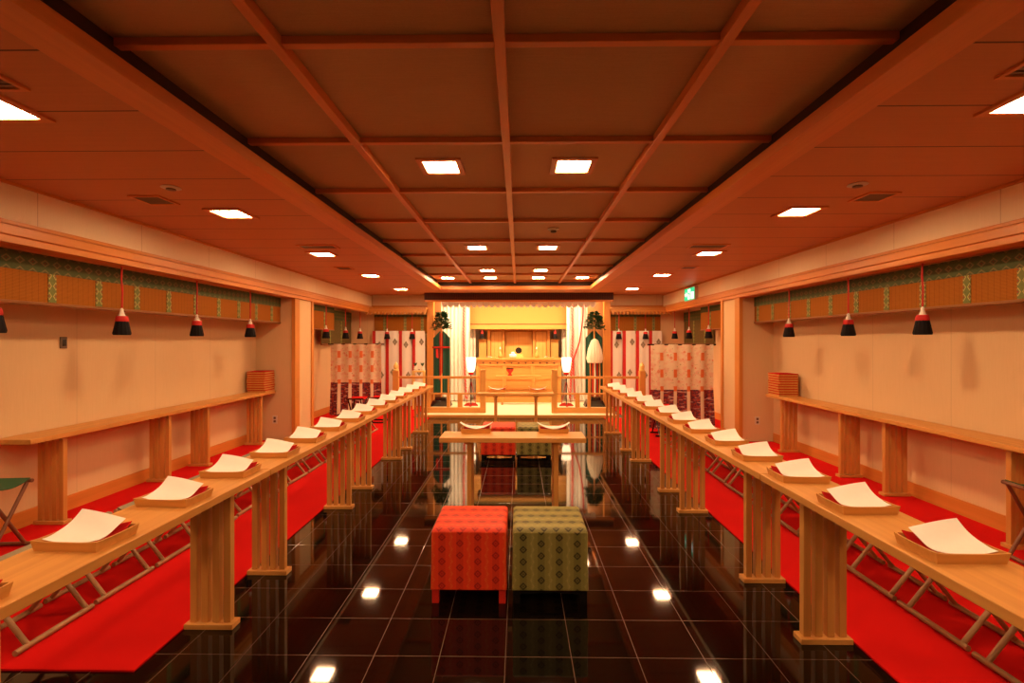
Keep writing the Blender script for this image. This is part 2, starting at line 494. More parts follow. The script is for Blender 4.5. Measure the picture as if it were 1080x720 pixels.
make_table(1.09, .27, TH, .22, 'small pale wood table crossing the aisle behind the front pair of brocade stools', 'table', (.50, 3.75, 0), PI / 2, 'short tables across the aisle')
make_table(1.06, .26, TH, .25, 'small pale wood table crossing the aisle before the altar steps', 'table', (.49, 6.82, 0), PI / 2, 'short tables across the aisle')
# wall shelves in the recesses
G = 'wall-side tables in the recesses'
SL, SR = AL + .165, AR - .165
make_table(1.77, .28, TH, .31, 'long wall-side table in left recess, nearer to viewer with free end', 'table', (SL, 3.46, CZ), 0, G)
make_table(1.77, .28, TH, .31, 'long wall-side table in left recess carrying the tray stack', 'table', (SL, 5.232, CZ), 0, G)
make_table(1.77, .28, TH, .31, 'long wall-side table in right recess, nearer one running out of frame', 'table', (SR, 3.10, CZ), 0, G)
make_table(1.77, .28, TH, .31, 'long wall-side table in right recess carrying the tray stack', 'table', (SR, 4.872, CZ), 0, G)

# ------------------------------------------------------------------ trays and papers
def tray_mesh(name, L, W, H, flare, lift, mat):
    """shallow flared tray, long side y; rim corners rise"""
    K = 8; loops = []
    def ring(l, w, z, up):
        r = []
        cs = [(-w, -l), (w, -l), (w, l), (-w, l)]
        for q in range(4):
            (xa, ya), (xb, yb) = cs[q], cs[(q + 1) % 4]
            for k in range(K):
                t = k / K; e = (2 * t - 1) ** 4
                r.append((xa + (xb - xa) * t, ya + (yb - ya) * t, z + up * e))
        return r
    l, w = L / 2, W / 2; T = .006
    R = [ring(l - flare, w - flare, 0, 0), ring(l, w, H, lift), ring(l - T, w - T, H, lift), ring(l - flare - T, w - flare - T, T, 0)]
    n = 4 * K; b = MB(); vs = sum(R, []); fs = []
    for j in range(3):
        fs += [(j * n + i, j * n + (i + 1) % n, (j + 1) * n + (i + 1) % n, (j + 1) * n + i) for i in range(n)]
    fs += [tuple(range(n))[::-1], tuple(range(3 * n, 4 * n))]
    b.add(vs, fs)
    return b.build(name, mat)
tray0 = tray_mesh('serving_tray', .178, .238, .034, .007, .004, hinoki_x)
tag(tray0, 'x', 'tray')
def lin(u, v):      # u near -> far, v from the outer side to the aisle
    x = (v - .5) * .206; y = -.074 + .148 * u
    return (x, y, .0105 + .014 * u ** 2 + .026 * u ** 4 * v ** 2 + .010 * (1 - u) ** 6 * (1 - v))
MB().sheet(lin, 12, 12, (0, 0, -.003)).build('red_lining', red_felt, tray0)
def pap(u, v):
    x = (v - .5) * (.196 - .012 * u) - .008 * u; y = -.068 + .150 * u - .014 * u * v
    return (x, y, .022 + .030 * u ** 1.2 + .032 * u ** 2 * (1 - v) + .010 * u ** 4 * v + .004 * math.sin(7 * u + 3 * v) * u + .012 * (1 - u) ** 4 * (2 * v - 1) ** 2)
paper0 = MB().sheet(pap, 16, 10, (0, 0, .002)).build('paper_sheet', paper)
tag(paper0, 'x', 'paper')
def pap2(u, v):
    x = -.128 + .256 * u; e = abs(2 * u - 1)
    return (x, (v - .5) * .135 * (1 - .2 * e), .031 + .036 * e ** 2.6 + .012 * (1 - v) * e)
paper2 = MB().sheet(pap2, 20, 6, (0, 0, .002)).build('paper_sheet', paper)
tag(paper2, 'x', 'paper')
used = [False, False, False]
def place(proto, idx, loc, rz, label, group):
    if not used[idx]:
        used[idx] = True; proto.location = loc; proto.rotation_euler = (0, 0, rz); proto['label'] = label; proto['group'] = group; return proto
    return dup(proto, loc, rz, label, group)
def mirror_ok(side): return 0
def row(x, ys, word):
    for k, y in enumerate(ys):
        rz = random.uniform(-.05, .05); dx = random.uniform(-.012, .012)
        a = place(tray0, 0, (x + dx, y, TH), rz, 'red-lined wooden tray, %s from the near end of the %s table row' % (ORD[k], word), 'trays on the long tables')
        c = place(paper0, 1, (x + dx, y, TH + .0005), rz + random.uniform(-.015, .015), 'white paper in the %s tray from near end, %s table row' % (ORD[k], word), 'papers in the trays')
        if word == 'right': a.scale.x = c.scale.x = -1
row(XTL, [1.275 + .446 * k for k in range(15)], 'left')
row(XTR, [1.67 + .446 * k for k in range(14)], 'right')
for (x, y, w) in ((-.335, 3.60, 'left end of the front aisle table'), (.275, 3.60, 'right end of the front aisle table'),
                  (-.30, 6.70, 'left end of the aisle table before the altar'), (.27, 6.70, 'right end of the aisle table before the altar')):
    y += .25
    rz = random.uniform(-.04, .04)
    dup(tray0, (x, y + .03, TH), rz, 'red-lined wooden tray on the ' + w, 'trays on the aisle tables')
    place(paper2, 2, (x, y + .03, TH + .0005), rz, 'boat-folded white paper in tray, ' + w, 'papers on the aisle tables')
# stacks of spare trays on the wall-side tables
spare = tray_mesh('stacked_tray', .29, .25, .020, .003, .0, hinoki_y); tag(spare, 'x', 'tray')
MB().box(-.114, .114, -.134, .134, .0065, .0205).box(-.121, .121, -.141, .141, .0206, .0312).build('red_lining', red_felt, spare)
first = True
for word, x, y in (('left', SL + .0, 6.86), ('right', SR - .0, 6.47)):
    for k in range(9):
        lab = 'wooden tray, %s from the top of the stack on the %s wall-side table' % (ORD[8 - k], word)
        loc = (x + random.uniform(-.004, .004), y + random.uniform(-.004, .004), CZ + TH + .0322 * k)
        rz = PI / 2 * 0 + random.uniform(-.05, .05)
        if first: spare.location = loc; spare.rotation_euler = (0, 0, rz); spare['label'] = lab; spare['group'] = 'spare tray stacks'; first = False
        else: dup(spare, loc, rz, lab, 'spare tray stacks')

# ------------------------------------------------------------------ brocade box stools
def box_stool(x, y, mat, legs, label, openbox):
    w, d, H = .405, .40, .405
    t = thing('box_stool', label, 'stool', (x, y, 0), 0, 'brocade stools for the couple')
    b = MB(); hem = .075
    def cov(z0, z1, grow):
        return [(-w / 2 - grow, 0 - grow), (w / 2 + grow, 0 - grow), (w / 2 + grow, d + grow), (-w / 2 - grow, d + grow)]
    # fitted cloth: padded top with walls that hang a little proud at the hem
    lo, mi_, up, tp = cov(0, 0, .006), cov(0, 0, .002), cov(0, 0, .002), cov(0, 0, -.014)
    vs = [(*p, hem) for p in lo] + [(*p, H * .6) for p in mi_] + [(*p, H - .012) for p in up] + [(*p, H) for p in tp]
    fs = [(j * 4 + i, j * 4 + (i + 1) % 4, (j + 1) * 4 + (i + 1) % 4, (j + 1) * 4 + i) for j in range(3) for i in range(4)]
    fs += [(3, 2, 1, 0), (12, 13, 14, 15)]
    b.add(vs, fs); cv = b.build('cloth_cover', mat, t, .006)
    for p in cv.data.polygons:      # the weave runs crosswise over the top
        if p.normal.z > .7:
            for li in p.loop_indices:
                uv = cv.data.uv_layers[0].data[li].uv; uv.x, uv.y = uv.y + .03, uv.x
    for sx in (-1, 1):
        for yy in (.0, d - .04):
            xx = sx * (w / 2 - .02)
            MB().box(xx - .019, xx + .019, yy + .002, yy + .038, 0, hem + .002).build('leg', legs, t, .002)
    if openbox:
        MB().prism([(-w / 2 + .04, hem - .002), (-w / 2 + .04, hem - .022), (0, hem - .012), (w / 2 - .04, hem - .022), (w / 2 - .04, hem - .002)], 'y', .004, .03).build('apron', legs, t)
        MB().prism([(-w / 2 + .04, hem - .002), (-w / 2 + .04, hem - .022), (0, hem - .012), (w / 2 - .04, hem - .022), (w / 2 - .04, hem - .002)], 'y', d - .03, d - .004).build('apron', legs, t)
    return t
box_stool(-.272, 2.66, red_brocade, plain('red painted wood', (.62, .025, .015), .4), 'red brocade box stool with red legs, front pair, nearest to viewer', False)
box_stool(.172, 2.66, green_brocade, lacquer, 'olive green brocade box stool with black legs, front pair', True)
box_stool(-.245, 5.84, red_brocade, lacquer, 'red brocade box stool behind the front aisle table', True)
box_stool(.185, 5.84, green_brocade, lacquer, 'olive green brocade box stool behind the front aisle table', True)

# ------------------------------------------------------------------ folding stools
def folding_stool(label, loc, rz, group, wood_m, seat_m, H=.365, ln=.40, sp=.28):
    """foot rails run along local y"""
    t = thing('folding_stool', label, 'stool', loc, rz, group)
    for s in (-1, 1):
        MB().tube((s * sp / 2, -ln / 2, .014), (s * sp / 2, ln / 2, .014), .0135).build('foot_rail', wood_m, t)
        MB().tube((-s * sp / 2 * .92, -ln / 2, H - .016), (-s * sp / 2 * .92, ln / 2, H - .016), .013).build('seat_rail', wood_m, t)
        for k in (-1, 1):
            y = k * (ln / 2 - .045) + s * .014
            MB().tube((s * sp / 2, y, .014), (-s * sp / 2 * .92, y, H - .016), .012).build('leg', wood_m, t)
    def seat(u, v):
        x = (u - .5) * sp * .92
        return (x, (v - .5) * (ln - .03), H - .002 - .03 * (1 - (2 * u - 1) ** 2))
    MB().sheet(seat, 8, 4, (0, 0, .006)).build('seat', seat_m, t)
    return t
st0 = None
for word, x, ys in (('left', -2.41, [2.37 + .437 * k for k in range(13)]), ('right', 2.19, [2.03 + .437 * k for k in range(12)])):
    for k, y in enumerate(ys):
        lab = 'pale folding stool on red carpet behind %s table row, %s from the near end' % (word, ORD[k])
        loc = (x + random.uniform(-.01, .01), y, CZ)
        if st0 is None: st0 = folding_stool(lab, loc, 0, 'folding stools behind the tables', pale_pole, seat_brown)
        else: dup(st0, loc, random.uniform(-.025, .025), lab, 'folding stools behind the tables')
folding_stool('dark brown folding stool with green seat before the left wall-side table', (-3.55, 3.20, CZ), PI / 2 + .1, 'dark folding stools', dark_wood, seat_green, .47, .36, .30)
folding_stool('dark brown folding stool cut by right photo edge near wall-side table', (3.34, 3.12, CZ), -.1, 'dark folding stools', dark_wood, seat_green, .50, .36, .26)
# black stools with red seats in front of the standing curtains
for x, y, lab in ((-2.80, 8.45, 'black folding stool with red seat before left standing curtain, outer one'),
                  (-2.46, 8.60, 'black folding stool with red seat before left standing curtain, aisle side'),
                  (2.19, 7.45, 'black folding stool with red seat before right standing curtain')):
    folding_stool(lab, (x, y, CZ), PI / 2, 'black folding stools', lacquer, red_felt, .45, .30, .30)

# ------------------------------------------------------------------ blinds
rod_m = plain('dark bamboo rod', (.30, .12, .035), .5)
def blind(label, axis, s, fixed, a0, a1, zb, zt, strips, body, band_h=.13, group='bamboo blinds'):
    """hangs in the plane AXIS=fixed, facing direction s along that axis"""
    L = a1 - a0
    loc = (fixed, a0, 0) if axis == 'x' else (a0, fixed, 0)
    t = thing('hanging_blind', label, 'blind', loc, 0, group)
    def bx(mb, d0, d1, u0, u1, z0, z1):
        lo, hi = sorted((s * d0, s * d1))
        return mb.box(lo, hi, u0, u1, z0, z1) if axis == 'x' else mb.box(u0, u1, lo, hi, z0, z1)
    bx(MB(), 0, .012, 0, L, zb + .012, zt).build('slat_panel', body, t)
    bx(MB(), .0125, .017, 0, L, zt - band_h, zt).build('brocade_band', band_m, t)
    for a in strips:
        bx(MB(), .0125, .018, a - a0 - .03, a - a0 + .03, zb + .016, zt - band_h - .001).build('brocade_strip', strip_m, t)
    p0, p1 = ((s * .008, 0, zb), (s * .008, L, zb)) if axis == 'x' else ((0, s * .008, zb), (L, s * .008, zb))
    MB().tube(p0, p1, .014).build('bottom_rod', rod_m, t)
    return t
BL, BR = XL - .20, XR + .20
blind('long bamboo blind with green brocade strips above left wall-side table', 'x', 1, BL, 1.2, P0 - .03, 1.70, 2.055, [1.55 + .4 * k for k in range(14)], blind_m)
blind('long bamboo blind with green brocade strips above right wall-side table', 'x', -1, BR, 1.2, P0 - .03, 1.70, 2.055, [1.70 + .4 * k for k in range(14)], blind_m)
for s, X, w in ((1, BL, 'left'), (-1, BR, 'right')):
    blind('orange bamboo blind rolled short just past the %s pillar' % w, 'x', s, X, P1 + .03, 9.05, 1.64, 2.055, [8.0, 8.6], blind_m, .10)
    blind('dark green lowered blind in the far %s corner' % w, 'x', s, X - s * .25, 9.08, YB - .05, 1.38, 2.055, [9.5, 10.1], blind_dark, .20)
blind('orange bamboo blind on far wall left of the altar', 'y', -1, YB - .02, -3.18, -2.0, 1.62, 2.02, [-2.95, -2.5, -2.12], blind_m, .05)
blind('orange bamboo blind on far wall right of the altar', 'y', -1, YB - .02, 2.0, 3.10, 1.62, 2.02, [2.15, 2.55, 2.95], blind_m, .05)

# tassels
ts0 = None
def tassel(x, y, ztop, label, sc_=1.0):
    global ts0
    if ts0 is None:
        t = thing('hanging_tassel', label, 'tassel', (x, y, ztop), 0, 'black and red tassels of the blinds')
        MB().path([(0, 0, 0), (.004, .002, -.10), (-.003, 0, -.20), (0, 0, -.345)], .007).build('cord', red_cloth, t)
        MB().lathe([(.004, -.345), (.013, -.358), (.012, -.368), (.020, -.40), (.034, -.416)], n=14).build('white_cap', white_cloth, t)
        MB().lathe([(.037, -.412), (.041, -.42), (.046, -.452), (.043, -.458)], n=18, ridge=.05).build('red_band', red_cloth, t)
        MB().lathe([(.042, -.455), (.048, -.49), (.060, -.555), (.056, -.57), (.02, -.566)], n=26, ridge=.07).build('fringe', black_thread, t)
        ts0 = t; return t
    return dup(ts0, (x, y, ztop), random.uniform(0, 6), label)
for k, y in enumerate((3.03, 4.03, 4.98, 5.98)):
    tassel(XL - .06, y, 2.054, 'black tassel with red band, %s from near end of left blind' % ORD[k])
for k, y in enumerate((3.95, 4.83, 5.88)):
    tassel(XR + .06, y, 2.054, 'black tassel with red band, %s from near end of right blind' % ORD[k])
for s, X, w in ((1, XL, 'left'), (-1, XR, 'right')):
    for k, y in enumerate((8.35, 9.3, 10.15)):
        tassel(X - s * .06, y, 2.054, 'small black tassel past the %s pillar, %s along the side wall' % (w, ORD[k]))
for k, x in enumerate((-2.84, -2.30)):
    tassel(x, YB - .24, 2.05, 'small black tassel on far wall left of altar, %s one' % ('outer', 'inner')[k])
for k, x in enumerate((2.72, 2.15)):
    tassel(x, YB - .24, 2.05, 'small black tassel on far wall right of altar, %s one' % ('outer', 'inner')[k])

# zigzag pelmets over the far blinds
def zig(x0, x1, z0, z1, dz, n):
    pts = [(x1, z1), (x0, z1)]
    for k in range(n):
        w = (x1 - x0) / n
        pts += [(x0 + k * w, z0), (x0 + (k + .5) * w, z0 - dz)]
    pts += [(x1, z0)]
    return pts
for x0, x1, w in ((-3.30, -1.98, 'left'), (1.98, 3.28, 'right')):
    t = thing('zigzag_pelmet', 'pale wooden pelmet with zigzag lower edge on far wall, %s of altar' % w, 'pelmet', (0, YB - .30, 0), 0, 'zigzag pelmets')
    MB().prism(zig(x0, x1, 2.075, 2.125, .075, 17), 'y', -.02, .02).build('zigzag_board', hinoki_x, t)
    MB().box(x0, x1, -.035, .28, 2.126, 2.16).build('top_board', hinoki_x, t, .003)
    trim(MB().box(x0, x1, YB - .03, YB - .001, 2.17, 2.22), trim_x)
    trim(MB().box(max(x0, XL + .03), min(x1, XR - .03), YB - .007, YB - .0005, 2.2205, HS), frieze_x, 0)
# the dark brocade pelmet across the sanctuary
t = thing('altar_pelmet', 'wide dark brocade pelmet with white scallops hanging across the altar opening', 'pelmet', (0, 10.22, 0))
MB().box(-1.98, 1.98, 0, .10, 2.30, HS - .001).build('brocade_board', header_m, t)
MB().box(-1.98, 1.98, -.015, .11, 2.265, 2.30).build('bottom_rail', trim_x, t, .003)
b = MB(); n = 26
for k in range(n):
    xc = -1.62 + 3.24 * (k + .5) / n; w = 3.24 / n / 2 * .98
    pts = [(xc - w, 2.262)] + [(xc - w * math.cos(PI * j / 8), 2.225 - .085 * math.sin(PI * j / 8)) for j in range(9)] + [(xc + w, 2.262)]
    b.prism(pts, 'y', .03 + .004 * (k % 2), .036 + .004 * (k % 2))
b.build('white_scallops', white_cloth, t)

# ------------------------------------------------------------------ cloth hangings
def pleats(x0, x1, z0, z1, amp, n, ph=0, flare=0.0):
    def fn(u, v):
        x = x0 + (x1 - x0) * u
        return (x + flare * (1 - v) * (u - .5), amp * math.sin(2 * PI * n * u + ph + .4 * math.sin(3 * v)) * (1.1 - .3 * v), z0 + (z1 - z0) * v)
    return fn
def lozenge(mb, cx, cz, w, h, y0, y1):
    mb.prism([(cx - w, cz), (cx, cz - h), (cx + w, cz), (cx, cz + h)], 'y', y0, y1)
for x0, x1, w in ((-3.16, -2.0, 'left'), (2.0, 3.14, 'right')):
    t = thing('crest_curtain', 'white curtain with red stripes and grey crests, %s of the altar' % w, 'curtain', (0, YB - .14, 0), 0, 'crest curtains')
    n = 4; W = (x1 - x0) / n
    for k in range(n):
        a = x0 + k * W
        MB().sheet(pleats(a + .04, a + W - .04, .03, 1.66, .006, 1.2, k), 14, 4, (0, .004, 0)).build('cloth_panel', white_cloth, t)
        MB().sheet(pleats(a - .026, a + .036, .03, 1.66, .006, .5, k), 4, 4, (0, .004, 0)).build('red_stripe', red_cloth, t)
        for j, cz in enumerate((1.36, .70)):
            c = MB(); cx = a + W / 2 + (.03 if (k + j) % 2 else -.02); cz += (.06 if k % 2 else 0)
            for dx, dz in ((0, .042), (0, -.042), (.027, 0), (-.027, 0)):
                lozenge(c, cx + dx, cz + dz, .025, .039, -.0105, -.0085)
            c.build('crest', crest_grey, t)

def kicho(label, x, y, w, H):
    t = thing('standing_curtain', label, 'curtain stand', (x, y, CZ), 0, 'standing curtain screens')
    for s in (-1, 1):
        MB().box(s * .30 - .018, s * .30 + .018, .03, .065, .05, H - .01).build('post', lacquer, t)
        MB().box(s * .30 - .03, s * .30 + .03, -.10, .20, 0, .05).build('foot', lacquer, t, .004)
    MB().tube((-w / 2 - .05, .0, H), (w / 2 + .05, .0, H), .013).build('top_bar', lacquer, t)
    zs = H * .47
    def fold(u, v): return .014 * math.sin(2 * PI * 4.5 * u + .8)
    def up(u, v): return ((u - .5) * w, -.02 + fold(u, v), zs + (H - zs + .005) * v)
    def low(u, v): return ((u - .5) * (w + .05 * (1 - v)), -.021 + fold(u, v) * (1 + .8 * (1 - v)), .02 + (zs - .02) * v)
    MB().sheet(up, 60, 6, (0, .004, 0)).build('upper_cloth', kicho_up, t)
    MB().sheet(low, 60, 6, (0, .004, 0)).build('lower_cloth', kicho_low, t)
    for k in range(4):
        c = .17 + .22 * k
        def rb(u, v):
            uu = c + (u - .5) * .055 - .012 * (1 - v) * (k - 1)
            vv = v * H
            q = up(uu, 0) if vv > zs else low(uu, vv / zs)
            return (q[0], q[1] - .006, .03 + (H - .03) * v)
        MB().sheet(rb, 3, 24, (0, .003, 0)).build('ribbon', ribbon_m, t)
    return t
kicho('cream and maroon patterned curtain on black stand, left of the aisle', -3.09, 9.25, .97, 1.37)
kicho('cream and maroon patterned curtain on black stand, right of the aisle', 2.63, 7.92, 1.0, 1.37)

# white altar curtains with red cords
def altar_curtain(label, x0, x1, y, s):
    t = thing('altar_curtain', label, 'curtain', (0, y, 0), 0, 'white altar curtains')
    MB().sheet(pleats(x0, x1, PF + .02, 2.40, .030, 7 * abs(x1 - x0) / .6), 60, 8, (0, .005, 0)).build('cloth', white_cloth, t)
    xi = -1.25 if s < 0 else 1.22
    MB().path([(xi, -.07, 2.38), (xi + s * .01, -.075, 1.6), (xi - s * .01, -.07, .9), (xi - s * .05, -.07, .12)], .026, 8).build('red_cord', twist_m, t)
    if s < 0: return t
    xo = xi + s * .26
    pts = [(xo, -.06, 2.38), (xo - s * .02, -.08, 1.9), (xo - s * .10, -.09, 1.4), (xo - s * .24, -.09, 1.0), (xo - s * .20, -.08, .12)]
    MB().path(pts, .016, 8).build('red_cord', red_cloth, t)
    return t
altar_curtain('white pleated curtain with red cords at left side of the altar', -1.86, -1.12, 11.22, -1)
altar_curtain('white pleated curtain with red cords at right side of the altar', 1.10, 1.86, 11.22, 1)

t = thing('backdrop_curtain', 'plain white backdrop curtain behind the inner shrine', 'curtain', (0, 12.57, 0))
MB().sheet(pleats(-1.80, 1.80, PF + .02, 2.42, .016, 22), 150, 4, (0, .005, 0)).build('cloth', white_cloth, t)
for a, c in ((-1.46, -1.04), (1.04, 1.46)):
    MB().sheet(lambda u, v: (a + (c - a) * u, -.80 + .02 * math.sin(2 * PI * 4 * u), PF + .02 + 2.3 * v), 30, 4, (0, .005, 0)).build('side_cloth', white_cloth, t)

# ------------------------------------------------------------------ fence before the altar
FY = 9.45
def fence(s, label):
    t = thing('altar_fence', label, 'fence', (0, FY, 0), 0, 'altar fences')
    def bx(xa, xb, ya, yb, z0, z1): return MB().box(min(s * xa, s * xb), max(s * xa, s * xb), ya, yb, z0, z1)
    e0, e1 = .69, 2.38
    bx(e0 + .055, e1 - .055, -.028, .028, .712, .758).build('top_rail', hinoki_x, t, .003)
    bx(e0 + .055, e1 - .055, -.02, .02, .405, .436).build('middle_rail', hinoki_x, t, .002)
    bx(e0 + .055, 1.83, -.04, .04, PF + .001, .155).build('base_beam', hinoki_x, t, .003)
    for x, top, name in ((1.36, .711, 'post'), (1.74, .711, 'post')):
        bx(x - .03, x + .03, -.022, .022, .156, .404).build('strut', hinoki_z, t, .002)
        bx(x - .018, x + .018, -.018, .018, .437, top).build('strut', hinoki_z, t, .002)
    bx(1.09, 1.18, -.02, .02, .156, .404).build('panel_board', hinoki_z, t, .002)
    b = bx(e0 - .055, e0 + .055, -.055, .055, PF + .001, .86); g = b.build('gate_post', hinoki_z, t, .004)
    MB().prism([(s * e0 - .062, .861), (s * e0 + .062, .861), (s * e0 + .05, .885), (s * e0 - .05, .885)], 'y', -.06, .06).build('post_cap', hinoki_x, g, .003)
    b = bx(e1 - .055, e1 + .055, -.055, .055, CZ, .86); g = b.build('end_post', hinoki_z, t, .004)
    MB().lathe([(.055, .861), (.055, .885), (.036, .895), (.046, .915), (.05, .95), (.038, .985), (.012, 1.02), (.003, 1.035)], (s * e1, 0, 0), 14).build('finial', gold, g)
    return t
fence(-1, 'pale wooden railing before the altar, left of the opening')
fence(1, 'pale wooden railing before the altar, right of the opening')

# ------------------------------------------------------------------ masakaki: tree, banner, pole
def masakaki(x, y, s, label):
    t = thing('ritual_banner_pole', label, 'ritual pole', (x, y, PF), 0, 'green banner poles')
    b = MB().prism([(-.22, 0), (.22, 0), (.16, .13), (-.16, .13)], 'y', -.16, .16); b.box(-.12, .12, -.1, .1, .13, .19)
    b.build('base', lacquer, t, .004)
    MB().tube((0, 0, .19), (0, 0, 1.98), .017).build('pole', hinoki_z, t)
    def bn(u, v):
        w = .36
        top = 1.60 - .19 * max(0.0, abs(u - .5) * 2 - .25)
        return ((u - .5) * w, .045 + .012 * math.sin(2 * PI * 3 * u), .24 + (top - .24) * v)
    MB().sheet(bn, 24, 6, (0, .004, 0)).build('banner', green_cloth, t)
    c = MB(); rr = random.Random(3 if s < 0 else 5)
    for k in range(460):
        h = rr.random(); rad = .17 * (1 - h) ** .6 + .03
        a = rr.uniform(0, 2 * PI); r = rad * rr.uniform(.15, 1)
        p = Vector((math.cos(a) * r, math.sin(a) * r, 1.64 + .36 * h))
        d = Vector((math.cos(a), math.sin(a), rr.uniform(-.3, .9))).normalized(); q = d.cross(Vector((rr.random(), rr.random(), 1))).normalized()
        L, W = rr.uniform(.06, .10), .022; nn = d.cross(q) * .003
        c.add([p, p + d * L * .5 + q * W + nn, p + d * L, p + d * L * .5 - q * W + nn, p + d * L * .5 - nn * 2], [(0, 1, 2), (0, 2, 3), (0, 4, 1), (1, 4, 2), (2, 4, 3), (3, 4, 0)])
    c.build('sakaki_leaves', leaf_green, t)
    if s < 0:
        MB().box(-.19, .19, -.05, -.022, 1.235, 1.275).build('red_crossbar', lacquer_red, t, .004)
        MB().box(-.032, -.008, -.046, -.024, .55, 1.56).box(.012, .030, -.046, -.024, .70, 1.56).build('staff', lacquer_red, t, .002)
        MB().prism([(-.11, 1.22), (-.06, 1.22), (-.055, 1.02), (-.105, 1.04)], 'y', -.06, -.052).build('red_sash', red_cloth, t)
    else:
        b = MB(); prof = [(.02, 1.44), (.07, 1.40), (.13, 1.22), (.165, 1.02), (.14, .93), (.04, .92)]
        b.lathe(prof, (0, -.06, 0), 30, ridge=.10); b.build('hemp_streamers', hemp, t)
        for k in range(5):
            xx = -.10 + .05 * k
            MB().sheet(lambda u, v: (xx + (u - .5) * .026, -.10 + .01 * math.sin(9 * v), .22 + .72 * v), 2, 8, (0, .003, 0)).build('streamer', (trim_z, red_cloth, white_cloth, lacquer_red, hinoki_z)[k], t)
    return t
masakaki(-1.66, 10.48, -1, 'green banner pole with sakaki leaves and red crossbar left of the altar')
masakaki(1.62, 10.48, 1, 'green banner pole with sakaki leaves and white hemp tuft right of altar')

# ------------------------------------------------------------------ lanterns on stands
def andon(x, y, label):
    t = thing('paper_lantern_stand', label, 'lantern', (x, y, PF), 0, 'paper lanterns beside the altar')
    MB().lathe([(.055, .73), (.085, .80), (.108, 1.02), (.105, 1.035), (.02, 1.03)], n=20).build('paper_shade', andon_m, t)
    MB().lathe([(.015, .66), (.05, .67), (.055, .72), (.03, .729)], n=14).build('shade_holder', lacquer_red, t)
    MB().tube((0, 0, .03), (0, 0, .665), .011).build('pole', lacquer, t)
    for s in (-1, 1):
        MB().tube((s * .10, 0, .05), (s * -.02, 0, .64), .007).build('stay', lacquer_red, t)
        MB().prism([(s * .02, .0), (s * .15, .0), (s * .15, .02), (s * .10, .06), (s * .02, .075)], 'y', -.02, .02).build('foot', lacquer_red, t)
        MB().box(-.02, .02, min(s * .02, s * .14), max(s * .02, s * .14), .0, .05).build('foot', lacquer_red, t)
    return t
andon(-1.02, 10.45, 'lit white paper lantern on red stand left of the altar')
andon(1.02, 10.45, 'lit white paper lantern on red stand right of the altar')

# ------------------------------------------------------------------ altar
AY = 11.05
t = thing('altar_counter', 'golden wooden altar counter with round-studded band behind the railing', 'altar', (0, AY, PF))
MB().box(-.93, .93, .02, .60, 0.10, .83).build('body', hinoki_x, t, .004)
MB().box(-.96, .96, -.02, .64, 0, .10).build('plinth', hinoki_x, t, .004)
MB().box(-.99, .99, -.04, .64, .96, 1.0).build('counter_top', hinoki_x, t, .004)
band = MB().box(-.95, .95, -.005, .62, .83, .96).build('frieze_band', hinoki_x, t, .003)
for k in range(11):
    x = -.80 + .16 * k
    MB().prism([(x + .020 * math.cos(a * PI / 5), .895 + .020 * math.sin(a * PI / 5)) for a in range(10)], 'y', -.012, -.0055).build('stud', plain('dark stud', (.16, .05, .02), .5) if k == 0 else bpy.data.materials['dark stud'], band)
for s in (-1, 1):
    for k in range(3):
        MB().box(min(s * .855, s * .94), max(s * .855, s * .94), -.011, -.0055, .852 + .035 * k, .864 + .035 * k).build('scroll_line', trim_x, band)
for x in (-.93, -.32, .32, .93):
    MB().box(x - .035, x + .035, .0, .03, .101, .829).build('upright', hinoki_z, t, .003)
for z in (.30, .52):
    MB().box(-.95, .95, .005, .028, z, z + .018).build('ledge', trim_x, t, .002)
t = thing('offering_bench', 'low eight-legged wooden offering bench before the altar counter', 'bench', (0, 10.72, PF))
MB().box(-.50, .50, -.10, .10, .60, .632).build('top', hinoki_x, t, .003)
for s in (-1, 1):
    for k in range(4):
        MB().box(s * .36 - .012, s * .36 + .012, -.085 + .05 * k, -.065 + .05 * k, .03, .599).build('leg', hinoki_z, t)
    MB().box(s * .36 - .02, s * .36 + .02, -.10, .10, 0, .029).build('foot', hinoki_z, t)
t = thing('offering_stand', 'dark red footed offering cup on the wooden bench', 'offering cup', (-.19, 10.72, PF + .633))
MB().lathe([(.05, 0), (.055, .01), (.03, .03), (.03, .05), (.075, .11), (.08, .15), (.07, .15), (.02, .12)], n=18).build('cup', lacquer_red, t)
MB().lathe([(.076, .15), (.081, .153), (.081, .163), (.074, .166)], n=18).build('rim', lacquer, t)
top = PF + 1.0
t = thing('round_mirror', 'dark round mirror on gold cloud stand upon the altar counter', 'mirror', (.0, 11.42, top))
MB().prism([(-.11, 0), (.11, 0), (.12, .03), (.08, .045), (.10, .09), (.06, .07), (.0, .10), (-.06, .07), (-.10, .09), (-.08, .045), (-.12, .03)], 'y', -.02, .02).build('cloud_stand', gold, t, .003)
c = MB(); c.prism([(.075 * math.cos(a * PI / 12), .17 + .075 * math.sin(a * PI / 12)) for a in range(24)], 'y', -.012, .006); c.build('mirror_disc', plain('bronze mirror', (.06, .05, .045), .2, .6, .6), t, .003)
t = thing('offering_plate', 'white rice cakes piled on a plate on the altar counter', 'offering', (-.13, 11.20, top))
MB().lathe([(.05, 0), (.07, .012), (.10, .03), (.095, .034), (.02, .026)], n=20).build('plate', ceramic, t)
c = MB()
for dx, dy, dz, r in ((-.04, 0, .03, .045), (.04, .01, .03, .045), (0, -.03, .03, .04), (0, .0, .075, .045)):
    c.lathe([(r * math.sin(PI * j / 8) + .001, dz + r * .75 * (1 - math.cos(PI * j / 8))) for j in range(9)], (dx, dy, 0), 14)
c.build('rice_cakes', paper, t)
